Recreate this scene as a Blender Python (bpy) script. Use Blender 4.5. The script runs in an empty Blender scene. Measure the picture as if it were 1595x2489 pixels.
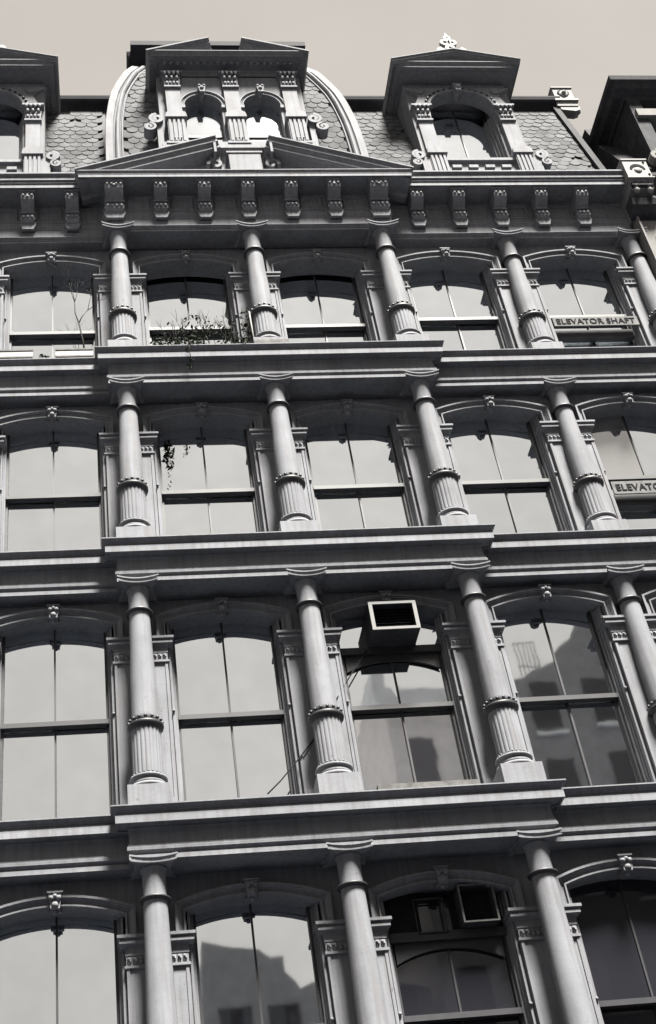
import bpy, bmesh, math, random
from math import sin, cos, pi, radians, sqrt
random.seed(7)
scene = bpy.context.scene
COL = scene.collection

# ------------------------------------------------------------------ camera, light, exposure
cam_d = bpy.data.cameras.new('camera'); cam = bpy.data.objects.new('camera', cam_d); COL.objects.link(cam)
cam_d.sensor_fit = 'HORIZONTAL'; cam_d.sensor_width = 36.0
cam_d.lens = 3.18646 / 1.595 * 36.0
cam_d.shift_x = 200.0 / 1595.0
cam_d.clip_start = 0.1; cam_d.clip_end = 3000
from mathutils import Matrix, Vector
yaw, pit, rol = 0.14393151, 0.67669779, -0.12447531
f = Vector((sin(yaw)*cos(pit), cos(yaw)*cos(pit), sin(pit)))
rt = Vector((cos(yaw), -sin(yaw), 0)); up = rt.cross(f)
r2 = rt*cos(rol) + up*sin(rol); u2 = -rt*sin(rol) + up*cos(rol)
M = Matrix((( r2.x, u2.x, -f.x, -0.56609139), (r2.y, u2.y, -f.y, -16.33995331), (r2.z, u2.z, -f.z, 1.6), (0, 0, 0, 1)))
cam.matrix_world = M
scene.camera = cam

SUN_EL, SUN_AZ = radians(62), radians(158)      # azimuth from +Y, clockwise: behind and a little right of the camera
w = bpy.data.worlds.new('World'); scene.world = w; w.use_nodes = True
nt = w.node_tree; nt.nodes.clear()
sky = nt.nodes.new('ShaderNodeTexSky'); sky.sky_type = 'NISHITA'; sky.sun_disc = False
sky.sun_elevation = SUN_EL; sky.sun_rotation = SUN_AZ; sky.dust_density = 4.0; sky.air_density = 1.0; sky.ozone_density = 1.0
bw = nt.nodes.new('ShaderNodeRGBToBW')
mx = nt.nodes.new('ShaderNodeMix'); mx.data_type = 'RGBA'; mx.blend_type = 'MULTIPLY'; mx.inputs['Factor'].default_value = 1.0
mx.inputs[7].default_value = (1.0, 0.925, 0.845, 1)
flat = nt.nodes.new('ShaderNodeMix'); flat.data_type = 'RGBA'; flat.inputs['Factor'].default_value = 0.96      # overcast: even cloud over the sky

tc = nt.nodes.new('ShaderNodeTexCoord'); cn = nt.nodes.new('ShaderNodeTexNoise'); cn.inputs['Scale'].default_value = 2.6; cn.inputs['Detail'].default_value = 5; cn.inputs['Roughness'].default_value = 0.55
cr = nt.nodes.new('ShaderNodeMapRange'); cr.inputs['From Min'].default_value = 0.3; cr.inputs['From Max'].default_value = 0.7; cr.inputs['To Min'].default_value = 1.34; cr.inputs['To Max'].default_value = 1.60
nt.links.new(tc.outputs['Generated'], cn.inputs['Vector']); nt.links.new(cn.outputs['Fac'], cr.inputs['Value']); nt.links.new(cr.outputs[0], flat.inputs[7])
bg = nt.nodes.new('ShaderNodeBackground'); bg.inputs['Strength'].default_value = 0.0203
wo = nt.nodes.new('ShaderNodeOutputWorld')
nt.links.new(sky.outputs[0], bw.inputs[0]); nt.links.new(bw.outputs[0], flat.inputs[6]); nt.links.new(flat.outputs[2], mx.inputs[6])
nt.links.new(mx.outputs[2], bg.inputs[0]); nt.links.new(bg.outputs[0], wo.inputs[0])
sd = bpy.data.lights.new('sun', 'SUN'); sd.energy = 1.5; sd.angle = radians(15); sd.color = (1.0, 0.965, 0.90)
sun = bpy.data.objects.new('sun', sd); COL.objects.link(sun)
sv = Vector((sin(SUN_AZ)*cos(SUN_EL), cos(SUN_AZ)*cos(SUN_EL), sin(SUN_EL)))
sun.rotation_euler = (-sv).to_track_quat('-Z', 'Y').to_euler(); sun.location = sv*60
scene.view_settings.view_transform = 'Standard'
try: scene.view_settings.look = 'None'
except Exception: pass
scene.view_settings.gamma = 1.0; scene.view_settings.use_curve_mapping = False
scene.view_settings.exposure = 4.42
scene.render.engine = 'CYCLES'
scene.cycles.max_bounces = 6; scene.cycles.diffuse_bounces = 2; scene.cycles.glossy_bounces = 4
scene.cycles.use_denoising = True

# ------------------------------------------------------------------ materials
def mat(name, col, rough=0.6, var=0.12, scale=3.0, spec=0.3, bump=0.0, streak=0.0, bscale=20.0, col2=None, chips=0.0):
    m = bpy.data.materials.new(name); m.use_nodes = True; n = m.node_tree; N = n.nodes; Lk = n.links
    b = N['Principled BSDF']; b.inputs['Roughness'].default_value = rough
    b.inputs['Specular IOR Level'].default_value = spec
    geo = N.new('ShaderNodeNewGeometry')
    no = N.new('ShaderNodeTexNoise'); no.inputs['Scale'].default_value = scale; no.inputs['Detail'].default_value = 8; no.inputs['Roughness'].default_value = 0.65
    Lk.new(geo.outputs['Position'], no.inputs['Vector'])
    rp = N.new('ShaderNodeValToRGB'); rp.color_ramp.elements[0].position = 0.3; rp.color_ramp.elements[1].position = 0.7
    c2 = col2 or tuple(c*(1-2*var) for c in col)
    rp.color_ramp.elements[0].color = (*c2, 1); rp.color_ramp.elements[1].color = (*[min(1, c*(1+var*.6)) for c in col], 1)
    Lk.new(no.outputs['Fac'], rp.inputs['Fac']); out = rp.outputs['Color']
    if streak > 0:      # vertical dirt runs
        mp = N.new('ShaderNodeMapping'); mp.inputs['Scale'].default_value = (9, 9, 0.5)
        Lk.new(geo.outputs['Position'], mp.inputs['Vector'])
        n2 = N.new('ShaderNodeTexNoise'); n2.inputs['Scale'].default_value = 1.6; n2.inputs['Detail'].default_value = 6; Lk.new(mp.outputs[0], n2.inputs['Vector'])
        r2_ = N.new('ShaderNodeValToRGB'); r2_.color_ramp.elements[0].position = 0.36; r2_.color_ramp.elements[1].position = 0.56
        g = 1-streak; r2_.color_ramp.elements[0].color = (g, g*.97, g*.94, 1); r2_.color_ramp.elements[1].color = (1, 1, 1, 1)
        Lk.new(n2.outputs['Fac'], r2_.inputs['Fac'])
        mm = N.new('ShaderNodeMix'); mm.data_type = 'RGBA'; mm.blend_type = 'MULTIPLY'; mm.inputs['Factor'].default_value = 1
        Lk.new(out, mm.inputs[6]); Lk.new(r2_.outputs['Color'], mm.inputs[7]); out = mm.outputs[2]
    if chips > 0:       # flaked paint and rust freckles
        n4 = N.new('ShaderNodeTexNoise'); n4.inputs['Scale'].default_value = 11; n4.inputs['Detail'].default_value = 9; n4.inputs['Roughness'].default_value = 0.75
        Lk.new(geo.outputs['Position'], n4.inputs['Vector'])
        r4 = N.new('ShaderNodeValToRGB'); r4.color_ramp.elements[0].position = 0.62; r4.color_ramp.elements[1].position = 0.68
        r4.color_ramp.elements[0].color = (1, 1, 1, 1); g = 1-chips; r4.color_ramp.elements[1].color = (g, g*.93, g*.88, 1)
        Lk.new(n4.outputs['Fac'], r4.inputs['Fac'])
        m4 = N.new('ShaderNodeMix'); m4.data_type = 'RGBA'; m4.blend_type = 'MULTIPLY'; m4.inputs['Factor'].default_value = 1
        Lk.new(out, m4.inputs[6]); Lk.new(r4.outputs['Color'], m4.inputs[7]); out = m4.outputs[2]
    Lk.new(out, b.inputs['Base Color'])
    if bump > 0:
        n3 = N.new('ShaderNodeTexNoise'); n3.inputs['Scale'].default_value = bscale; n3.inputs['Detail'].default_value = 5
        Lk.new(geo.outputs['Position'], n3.inputs['Vector'])
        bp = N.new('ShaderNodeBump'); bp.inputs['Strength'].default_value = bump; bp.inputs['Distance'].default_value = 0.02
        Lk.new(n3.outputs['Fac'], bp.inputs['Height']); Lk.new(bp.outputs[0], b.inputs['Normal'])
    return m

def glass_mat(name, refl=0.036, body=(0.03, 0.032, 0.038), tint=(0.95, 0.96, 0.97), wav=0.05):
    m = bpy.data.materials.new(name); m.use_nodes = True; n = m.node_tree; N = n.nodes; Lk = n.links
    N.remove(N['Principled BSDF']); o = N['Material Output']
    gl = N.new('ShaderNodeBsdfGlossy'); gl.inputs['Roughness'].default_value = 0.03; gl.inputs['Color'].default_value = (*tint, 1)
    df = N.new('ShaderNodeBsdfDiffuse'); df.inputs['Color'].default_value = (*body, 1)
    ms = N.new('ShaderNodeMixShader'); geo = N.new('ShaderNodeNewGeometry')
    no = N.new('ShaderNodeTexNoise'); no.inputs['Scale'].default_value = 1.3; no.inputs['Detail'].default_value = 2
    Lk.new(geo.outputs['Position'], no.inputs['Vector'])
    bp = N.new('ShaderNodeBump'); bp.inputs['Strength'].default_value = wav; bp.inputs['Distance'].default_value = 0.02
    Lk.new(no.outputs['Fac'], bp.inputs['Height']); Lk.new(bp.outputs[0], gl.inputs['Normal'])
    # dusty film: reflectivity varies a little over the pane
    n2 = N.new('ShaderNodeTexNoise'); n2.inputs['Scale'].default_value = 2.2; n2.inputs['Detail'].default_value = 7; Lk.new(geo.outputs['Position'], n2.inputs['Vector'])
    mr = N.new('ShaderNodeMapRange'); mr.inputs['To Min'].default_value = refl*.88; mr.inputs['To Max'].default_value = refl*1.1
    Lk.new(n2.outputs['Fac'], mr.inputs['Value']); Lk.new(mr.outputs[0], ms.inputs['Fac'])
    Lk.new(df.outputs[0], ms.inputs[1]); Lk.new(gl.outputs[0], ms.inputs[2]); Lk.new(ms.outputs[0], o.inputs['Surface'])
    return m

IRON = mat('painted_cast_iron', (0.137, 0.141, 0.153), 0.78, 0.12, 1.4, 0.12, 0.12, 0.16, 40, chips=0.42)
IRON2 = mat('painted_sheet_metal', (0.12, 0.123, 0.132), 0.78, 0.09, 1.6, 0.12, 0.12, 0.18, 30, chips=0.4)
SASH_SHADE = mat('dark_sash_and_shade', (0.02, 0.02, 0.023), 0.5, 0.15, 6, 0.3)  # sash paint; on column rings and beads it paints in shade
SLATE = mat('grey_slate', (0.068, 0.069, 0.072), 0.9, 0.2, 2.4, 0.08, 0.25, 0.0, 30)
def vary(m, lo, hi):      # tone differs from slate to slate
    N = m.node_tree.nodes; Lk = m.node_tree.links; b = N['Principled BSDF']; src = b.inputs['Base Color'].links[0].from_socket
    oi = N.new('ShaderNodeObjectInfo'); mr = N.new('ShaderNodeMapRange'); mr.inputs['To Min'].default_value = lo; mr.inputs['To Max'].default_value = hi
    mm = N.new('ShaderNodeMix'); mm.data_type = 'RGBA'; mm.blend_type = 'MULTIPLY'; mm.inputs['Factor'].default_value = 1
    Lk.new(oi.outputs['Random'], mr.inputs['Value']); Lk.new(src, mm.inputs[6]); Lk.new(mr.outputs[0], mm.inputs[7]); Lk.new(mm.outputs[2], b.inputs['Base Color'])
vary(SLATE, 0.72, 1.15)
DECK = mat('roof_felt', (0.05, 0.05, 0.053), 0.9, 0.2, 3)
TRIM = mat('dark_flashing', (0.022, 0.022, 0.025), 0.8, 0.2, 3, 0.1)
GLASS = glass_mat('window_glass', 0.88, (0.012, 0.012, 0.015), (0.87, 0.925, 0.97))
GLASST = glass_mat('dormer_glass', 0.0055, (0.02, 0.02, 0.023))
GLASSD = glass_mat('dim_window_glass', 0.72, (0.03, 0.03, 0.035))
GLASSX = glass_mat('very_dim_glass', 0.05, (0.012, 0.012, 0.015))
SHADE = glass_mat('shaded_glass', 0.36, (0.10, 0.10, 0.10))
GLASSM = glass_mat('mirror_like_glass', 0.84, (0.012, 0.012, 0.015), (0.87, 0.925, 0.97))
BLACK = mat('matte_black', (0.014, 0.014, 0.016), 0.9, 0.2, 4, 0.04)
WHITE = mat('pale_enamel', (0.14, 0.14, 0.138), 0.7, 0.06, 5, 0.15)
BOARD = mat('grey_sign_board', (0.105, 0.105, 0.105), 0.8, 0.2, 9, 0.08)
REFL_RIM = mat('reflected_rim', (0.04, 0.04, 0.042), 0.8, 0.2, 9, 0.08)
WOOD = mat('weathered_board', (0.08, 0.078, 0.076), 0.8, 0.3, 7, 0.2, 0.2)
PALE = mat('pale_infill_board', (0.20, 0.20, 0.20), 0.7, 0.12, 3)
ASPH = mat('asphalt', (0.022, 0.026, 0.036), 0.9, 0.2, 2, 0.2, 0.3)
PAVE = mat('pavement_concrete', (0.038, 0.041, 0.05), 0.9, 0.15, 2, 0.2, 0.2)
BRICK = mat('sooty_brick', (0.27, 0.268, 0.27), 0.85, 0.12, 2.5, 0.2, 0.3)
BRICKL = mat('pale_brick', (0.72, 0.715, 0.71), 0.85, 0.1, 2.0, 0.2, 0.3)
NEIGH = mat('neighbour_stone', (0.132, 0.13, 0.128), 0.8, 0.08, 1.2, 0.1, 0.15, 0.1)
NDARK = mat('dark_green_metal', (0.034, 0.035, 0.039), 0.8, 0.25, 3, 0.1, 0.1, 0.2)
LEAF = mat('leaf_green', (0.022, 0.028, 0.018), 0.9, 0.4, 14, 0.05)
TWIG = mat('twig_bark', (0.02, 0.018, 0.017), 0.9, 0.2, 9, 0.05)

# ------------------------------------------------------------------ mesh helpers
class MB:
    def __init__(s): s.v = []; s.f = []; s.sm = set()
    def add(s, vs, fs, smooth=False):
        o = len(s.v); s.v += [tuple(p) for p in vs]
        for q in fs:
            if smooth: s.sm.add(len(s.f))
            s.f.append([i+o for i in q])
        return s
    def box(s, x0, x1, y0, y1, z0, z1):
        return s.add([(x0,y0,z0),(x1,y0,z0),(x1,y1,z0),(x0,y1,z0),(x0,y0,z1),(x1,y0,z1),(x1,y1,z1),(x0,y1,z1)],
                     [(0,3,2,1),(4,5,6,7),(0,1,5,4),(1,2,6,5),(2,3,7,6),(3,0,4,7)])
    def prism(s, poly, y0, y1):          # poly in XZ, ccw seen from -Y
        n = len(poly)
        return s.add([(x,y0,z) for x,z in poly]+[(x,y1,z) for x,z in poly],
                     [list(range(n)), list(range(2*n-1,n-1,-1))]+[(i,(i+n),(i+1)%n+n,(i+1)%n) for i in range(n)])
    def prismx(s, poly, x0, x1):         # poly in YZ
        n = len(poly)
        return s.add([(x0,y,z) for y,z in poly]+[(x1,y,z) for y,z in poly],
                     [list(range(n-1,-1,-1)), list(range(n,2*n))]+[(i,(i+1)%n,(i+1)%n+n,i+n) for i in range(n)])
    def prismz(s, poly, z0, z1):
        n = len(poly)
        return s.add([(x,y,z0) for x,y in poly]+[(x,y,z1) for x,y in poly],
                     [list(range(n-1,-1,-1)), list(range(n,2*n))]+[(i,(i+1)%n,(i+1)%n+n,i+n) for i in range(n)])
    def lathe(s, prof, cx=0, cy=0, n=24, smooth=True, rf=None):
        vs = []
        for r, z in prof:
            for k in range(n):
                a = 2*pi*k/n; rr = r*(rf(k) if rf else 1); vs.append((cx+rr*cos(a), cy+rr*sin(a), z))
        fs = []
        for i in range(len(prof)-1):
            for k in range(n): fs.append((i*n+k, i*n+(k+1)%n, (i+1)*n+(k+1)%n, (i+1)*n+k))
        s.add(vs, fs, smooth)
        o = len(s.v)-len(vs)
        s.f.append([o+k for k in range(n-1,-1,-1)]); s.f.append([o+(len(prof)-1)*n+k for k in range(n)])
        return s
    def ball(s, x, y, z, r, n=8, sx=1, sy=1, sz=1):
        vs = [(x,y,z-r*sz)]; m = max(3, n//2)
        for i in range(1, m):
            t = -pi/2+pi*i/m
            for k in range(n): vs.append((x+r*sx*cos(t)*cos(2*pi*k/n), y+r*sy*cos(t)*sin(2*pi*k/n), z+r*sz*sin(t)))
        vs.append((x,y,z+r*sz)); fs = []
        for k in range(n): fs.append((0, 1+(k+1)%n, 1+k))
        for i in range(m-2):
            for k in range(n): fs.append((1+i*n+k, 1+i*n+(k+1)%n, 1+(i+1)*n+(k+1)%n, 1+(i+1)*n+k))
        l = len(vs)-1
        for k in range(n): fs.append((1+(m-2)*n+k, 1+(m-2)*n+(k+1)%n, l))
        return s.add(vs, fs, True)
    def tube(s, pts, r, n=6, r1=None):
        pts = [Vector(p) for p in pts]; m = len(pts); rings = []
        for i, p in enumerate(pts):
            d = (pts[min(i+1,m-1)]-pts[max(i-1,0)]).normalized()
            a = d.cross(Vector((0,0,1)) if abs(d.z) < .9 else Vector((1,0,0))).normalized(); b = d.cross(a)
            rr = r + ((r1-r)*i/(m-1) if r1 is not None else 0)
            rings += [p+a*rr*cos(2*pi*k/n)+b*rr*sin(2*pi*k/n) for k in range(n)]
        fs = [(i*n+k, i*n+(k+1)%n, (i+1)*n+(k+1)%n, (i+1)*n+k) for i in range(m-1) for k in range(n)]
        fs += [list(range(n-1,-1,-1)), [(m-1)*n+k for k in range(n)]]
        return s.add(rings, fs, True)
    def sweep_plan(s, path, prof, caps=True):     # path in XY, prof (outward d, z)
        n = len(path); offs = []
        for i in range(n):
            ns = []
            if i > 0: d = Vector((path[i][0]-path[i-1][0], path[i][1]-path[i-1][1])).normalized(); ns.append(Vector((d.y, -d.x)))
            if i < n-1: d = Vector((path[i+1][0]-path[i][0], path[i+1][1]-path[i][1])).normalized(); ns.append(Vector((d.y, -d.x)))
            if len(ns) == 2:
                b = (ns[0]+ns[1]).normalized(); offs.append(b/max(.3, b.dot(ns[0])))
            else: offs.append(ns[0])
        vs = []
        for i in range(n):
            for d, z in prof: vs.append((path[i][0]+offs[i].x*d, path[i][1]+offs[i].y*d, z))
        m = len(prof); fs = [(i*m+j, (i+1)*m+j, (i+1)*m+j+1, i*m+j+1) for i in range(n-1) for j in range(m-1)]
        if caps: fs += [list(range(m-1,-1,-1)), [(n-1)*m+j for j in range(m)]]
        return s.add(vs, fs)
    def sweep_xz(s, path, prof, caps=True, closed=True, ypath=None, smooth=False):   # path in XZ, prof (n offset, y)
        n = len(path); offs = []
        for i in range(n):
            ns = []
            if i > 0: d = Vector((path[i][0]-path[i-1][0], path[i][1]-path[i-1][1])).normalized(); ns.append(Vector((-d.y, d.x)))
            if i < n-1: d = Vector((path[i+1][0]-path[i][0], path[i+1][1]-path[i][1])).normalized(); ns.append(Vector((-d.y, d.x)))
            if len(ns) == 2:
                b = (ns[0]+ns[1]).normalized(); offs.append(b/max(.5, b.dot(ns[0])))
            else: offs.append(ns[0])
        vs = []
        for i in range(n):
            yo = ypath[i] if ypath else 0
            for d, y in prof: vs.append((path[i][0]+offs[i].x*d, y+yo, path[i][1]+offs[i].y*d))
        m = len(prof); mm = m if closed else m-1
        fs = [(i*m+j, (i+1)*m+j, (i+1)*m+(j+1)%m, i*m+(j+1)%m) for i in range(n-1) for j in range(mm)]
        if caps and closed: fs += [list(range(m-1,-1,-1)), [(n-1)*m+j for j in range(m)]]
        return s.add(vs, fs, smooth)
    def mesh(s, name, m):
        me = bpy.data.meshes.new(name); me.from_pydata(s.v, [], s.f)
        if s.sm:
            me.polygons.foreach_set('use_smooth', [i in s.sm for i in range(len(s.f))])
        me.materials.append(m); me.update()
        bm = bmesh.new(); bm.from_mesh(me); bmesh.ops.recalc_face_normals(bm, faces=bm.faces); bm.to_mesh(me); bm.free()
        return me

def link(name, me, parent=None, loc=(0,0,0), rot=(0,0,0), scale=None, **props):
    o = bpy.data.objects.new(name, me); COL.objects.link(o)
    o.location = loc; o.rotation_euler = rot
    if scale: o.scale = scale
    if parent: o.parent = parent
    for k, v in props.items(): o[k] = v
    return o
def empty(name, loc=(0,0,0), **props): return link(name, None, None, loc, **props)
def part(name, mb, m, parent, **props): return link(name, mb.mesh(name, m), parent, **props)

# ------------------------------------------------------------------ layout constants (metres)
W = 2.6
LN = {2: 4.15, 3: 8.98, 4: 13.51, 5: 17.77, 6: 21.98}     # underside of each entablature
IMP = {2: 8.14, 3: 12.75, 4: 16.96, 5: 21.09}             # top of the impost blocks
RAIL = {2: 6.9, 3: 11.5, 4: 15.86, 5: 20.02}
NECK = {2: 8.47, 3: 12.99, 4: 17.21, 5: 21.33}
COLLAR = {2: 6.3, 3: 11.07, 4: 15.49, 5: 19.62}
BASE = {2: 5.4, 3: 10.19, 4: 14.66, 5: 18.90}
XL, XR = -5.7, 10.52        # ends of the building
PX0, PX1 = -0.23, 5.43      # ends of the projecting centre
WY = 0.26                   # wings stand back by this much
YW = 0.42                   # wall face
COLS = [-2, -1, 0, 1, 2, 3, 4]
BAYS = [-2, -1, 0, 1, 2, 3]

# ------------------------------------------------------------------ ground and street
g = MB(); g.add([(-400,-400,0),(400,-400,0),(400,400,0),(-400,400,0)], [(0,1,2,3)]); part('ground', g, PAVE, None, kind='structure')
g = MB(); g.add([(-400,-14.2,.004),(400,-14.2,.004),(400,-3.6,.004),(-400,-3.6,.004)], [(0,1,2,3)]); part('road', g, ASPH, None, kind='structure')
g = MB(); g.box(-60,60,-3.6,-3.45,.0,.14); g.box(-60,60,-3.45,.25,.0,.136); part('pavement', g, PAVE, None, kind='structure')
g = MB(); g.box(-60,60,-14.35,-14.2,.0,.14); g.box(-60,60,-20,-14.35,.0,.136); part('pavement', g, PAVE, None, kind='structure')

# ------------------------------------------------------------------ the building
B = empty('cast_iron_building', (2.6, 0.5, 0), label='grey cast iron commercial building with columns, arched windows and slate mansard roof', category='building')
B.location = (0, 0, 0)

# core wall behind everything
g = MB(); g.box(XL+.1, XR, 1.05, 9.0, 0, 23.4); part('wall', g, BLACK, B)

# spandrel walls with arched heads
def arc_pts(hw, sp, cr, n=16):
    h = cr-sp; R = (hw*hw+h*h)/(2*h); cz = cr-R; a = math.asin(hw/R)
    return [(R*sin(-a+2*a*i/n), cz+R*cos(-a+2*a*i/n)) for i in range(n+1)]
def spandrel_mesh(fl):
    imp = IMP[fl]; top = LN[fl+1]+.42; hw = .91
    ap = arc_pts(hw, imp+.32, imp+.47)
    g = MB(); line = [(-1.3, imp), (-hw, imp)]+ap+[(hw, imp), (1.3, imp)]
    vs = []
    for x, z in line: vs += [(x, YW+.07, z), (x, YW+.07, top), (x, .80, z)]
    fs = []
    for i in range(len(line)-1):
        if abs(line[i][0]-line[i+1][0]) > 1e-6: fs.append((i*3, (i+1)*3, (i+1)*3+1, i*3+1))
        fs.append((i*3, i*3+2, (i+1)*3+2, (i+1)*3))
    g.add(vs, fs); return g.mesh('spandrel', IRON)
def surround_mesh(fl):
    imp = IMP[fl]; ap = arc_pts(.975, imp+.345, imp+.535)
    g = MB(); path = [(-.975, imp+.002)]+ap+[(.975, imp+.002)]
    prof = [(-.068,.50),(-.068,.368),(-.045,.368),(-.04,.405),(-.02,.40),(.015,.372),(.018,.352),(.035,.345),(.035,.325),(.068,.325),(.068,.50)]
    g.sweep_xz(path, prof); return g.mesh('arch_surround', IRON)
def keystone_mesh(fl):
    z = IMP[fl]+.40; g = MB()
    g.prism([(-.075,z),(.075,z),(.11,z+.26),(-.11,z+.26)], .27, .42)
    g.box(-.13,.13,.25,.42,z+.262,z+.29)
    g.ball(0,.26,z+.05,.06,8); g.ball(-.06,.25,z+.17,.045,8); g.ball(.06,.25,z+.17,.045,8); g.ball(0,.245,z+.20,.04,8)
    g.box(-.11,.11,.43,.50,z-.005,z+.05); g.ball(0,.38,z-.02,.055,8)
    return g.mesh('keystone', IRON)
# pilasters, imposts and jambs
def pilaster_mesh(fl):
    g = MB(); z0 = LN[fl]+.5; z1 = IMP[fl]-.40
    g.box(-.36,.36,YW+.0,.80,z0,z1)
    for sx in (-1, 1):
        a, b = sorted((sx*.36, sx*.40)); g.box(a,b,YW-.018,.80,z0,z1+.002)
    g.box(-.358,.358,YW-.02,YW,z0,LN[fl]+1.12)
    return g.mesh('pilaster', IRON)
def jamb_mesh(fl):
    g = MB(); z0 = LN[fl]+.5; z1 = IMP[fl]+.33
    for sx in (-1, 1):
        for xa, xb, y in ((.40,.425,.50),(.425,.455,.475),(.455,.475,.58),(.475,.505,.64)):
            a, b = sorted((sx*xa, sx*xb)); g.box(a,b,y,.80,z0,z1-(.34 if xb < .45 else 0))
        g.ball(sx*.44,.46,RAIL[fl]+.02,.026,6)
    return g.mesh('window_jamb', IRON)
def impost_mesh(fl):
    t = IMP[fl]; g = MB()
    prof = [(-.05,t-.42),(.0,t-.42),(.025,t-.415),(.025,t-.38),(.005,t-.375),(.005,t-.26),(.015,t-.25),(.012,t-.16),(.025,t-.13),(.085,t-.112),(.085,t-.075),(.07,t-.07),(.07,t-.055),(.11,t-.04),(.11,t),(-.05,t)]
    g.sweep_plan([(-.40,.80),(-.40,YW-.012),(.40,YW-.012),(.40,.80)], prof)
    return g.mesh('impost', IRON)
def impost_leaves_mesh(fl):
    t = IMP[fl]; g = MB()
    for k in range(11):
        x = -.36+.072*k
        g.add([(x-.026,YW-.03,t-.27),(x+.026,YW-.03,t-.27),(x+.012,YW-.03,t-.365),(x-.018,YW-.03,t-.365),
               (x-.02,YW-.052,t-.30),(x+.018,YW-.055,t-.335)],
              [(0,1,5,4),(0,4,3),(4,5,2,3),(1,2,5)])
        g.ball(x-.01,YW-.04,t-.30,.02,6)
    return g.mesh('leaf_ornament', IRON)
# columns (origin on the column axis)
def column_meshes(fl):
    nk, cl, bs, L, top = NECK[fl], COLLAR[fl], BASE[fl], LN[fl], LN[fl+1]
    out = {}
    g = MB(); g.lathe([(.198,cl-.02),(.193,cl+.1),(.188,cl+.8),(.168,nk-.6),(.158,nk+.02),(.156,top-.14),(.175,top-.12),(.19,top-.08)], n=32)
    out['shaft'] = g.mesh('column', IRON)
    g = MB(); n = 80
    g.lathe([(.215,bs+.03),(.213,cl-.12)], n=n, smooth=False, rf=lambda k: (1.0, .985, .945, .985)[k%4])
    out['fluted_drum'] = g.mesh('fluted_drum', IRON)
    g = MB(); g.lathe([(.16,nk-.035),(.175,nk-.034),(.205,nk-.012),(.207,nk+.008),(.18,nk+.022),(.16,nk+.024)], n=32)
    out['neck_ring'] = g.mesh('neck_ring', SASH_SHADE)  # dark all over: the ring's shaded underside is put into its colour
    g = MB(); g.lathe([(.205,cl-.13),(.215,cl-.12),(.255,cl-.075),(.262,cl-.05),(.262,cl-.03),(.235,cl-.01),(.20,cl+.0)], n=32)
    for k in range(16):
        a = 2*pi*k/16; x, y = .238*cos(a), .238*sin(a)
        g.ball(x, y, cl+.030, .027, 6, sz=1.0)
    out['collar'] = g.mesh('collar', SASH_SHADE)  # dark colour paints in the shade under collar and knobs
    g = MB(); g.lathe([(.22,bs-.12),(.245,bs-.11),(.25,bs-.08),(.232,bs-.055),(.225,bs-.04),(.262,bs-.03),(.272,bs-.005),(.262,bs+.012),(.23,bs+.02),(.215,bs+.034)], n=32)
    for k in range(24):
        a = 2*pi*k/24; g.ball(.228*cos(a), .228*sin(a), bs+.045, .017, 6)
    z0 = L+.70
    g.box(-.30,.30,-.28,.28,z0,bs-.18); g.lathe([(.275,bs-.18),(.29,bs-.16),(.28,bs-.125),(.24,bs-.12)], n=32)
    out['column_base'] = g.mesh('column_base', IRON)
    # capital: abacus with hollowed sides and horns
    g = MB(); poly = []
    H, c = .315, .24
    cs = [(-H,-H),(H,-H),(H,H),(-H,H)]
    for i in range(4):
        ax, ay = cs[i]; bx, by = cs[(i+1)%4]
        for k in range(8):
            t = k/8; x = ax+(bx-ax)*t; y = ay+(by-ay)*t; sag = (H-c)*4*t*(1-t)
            nx, ny = (-(by-ay)/(2*H), (bx-ax)/(2*H)); poly.append((x+nx*sag, y+ny*sag))
    def layer(k, z): return [(x*k, y*k, z) for x, y in poly]
    n = len(poly); zs = [(.84,-.085),(.96,-.083),(.97,-.066),(.90,-.058),(.91,-.036),(.99,-.018),(1.0,-.016),(1.0,.006),(.94,.012),(.9,.014)]
    vs = []; 
    for k, dz in zs: vs += layer(k, top+dz)
    fs = [(i*n+j, i*n+(j+1)%n, (i+1)*n+(j+1)%n, (i+1)*n+j) for i in range(len(zs)-1) for j in range(n)]
    fs += [list(range(n-1,-1,-1)), [(len(zs)-1)*n+j for j in range(n)]]
    g.add(vs, fs); out['capital'] = g.mesh('capital', IRON)
    return out

for fl in (2, 3, 4, 5):
    me_sp, me_su, me_ke = spandrel_mesh(fl), surround_mesh(fl), keystone_mesh(fl)
    me_pi, me_ja, me_im, me_le = pilaster_mesh(fl), jamb_mesh(fl), impost_mesh(fl), impost_leaves_mesh(fl)
    cm = column_meshes(fl)
    for b in BAYS:
        x = W*b+1.3
        sp = link('spandrel', me_sp, B, (x,0,0)); su = link('arch_surround', me_su, B, (x,0,0)); link('keystone', me_ke, su, (0,IMP[fl]*0+.42*.2,(IMP[fl]+.47)*.2), scale=(.8,.8,.8))
    for c in COLS:
        x = W*c; pav = c in (0, 1, 2)
        pl = link('pilaster', me_pi, B, (x,0,0)); im = link('impost', me_im, pl); link('leaf_ornament', me_le, pl)
        link('window_jamb', me_ja, B, (x,0,0))
        y = .07 if pav else .07+WY
        co = link('column', cm['shaft'], B, (x,y,0))
        for k in ('fluted_drum','neck_ring','collar','column_base','capital'): link(k, cm[k], co)

PR = random.Random(41)
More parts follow.
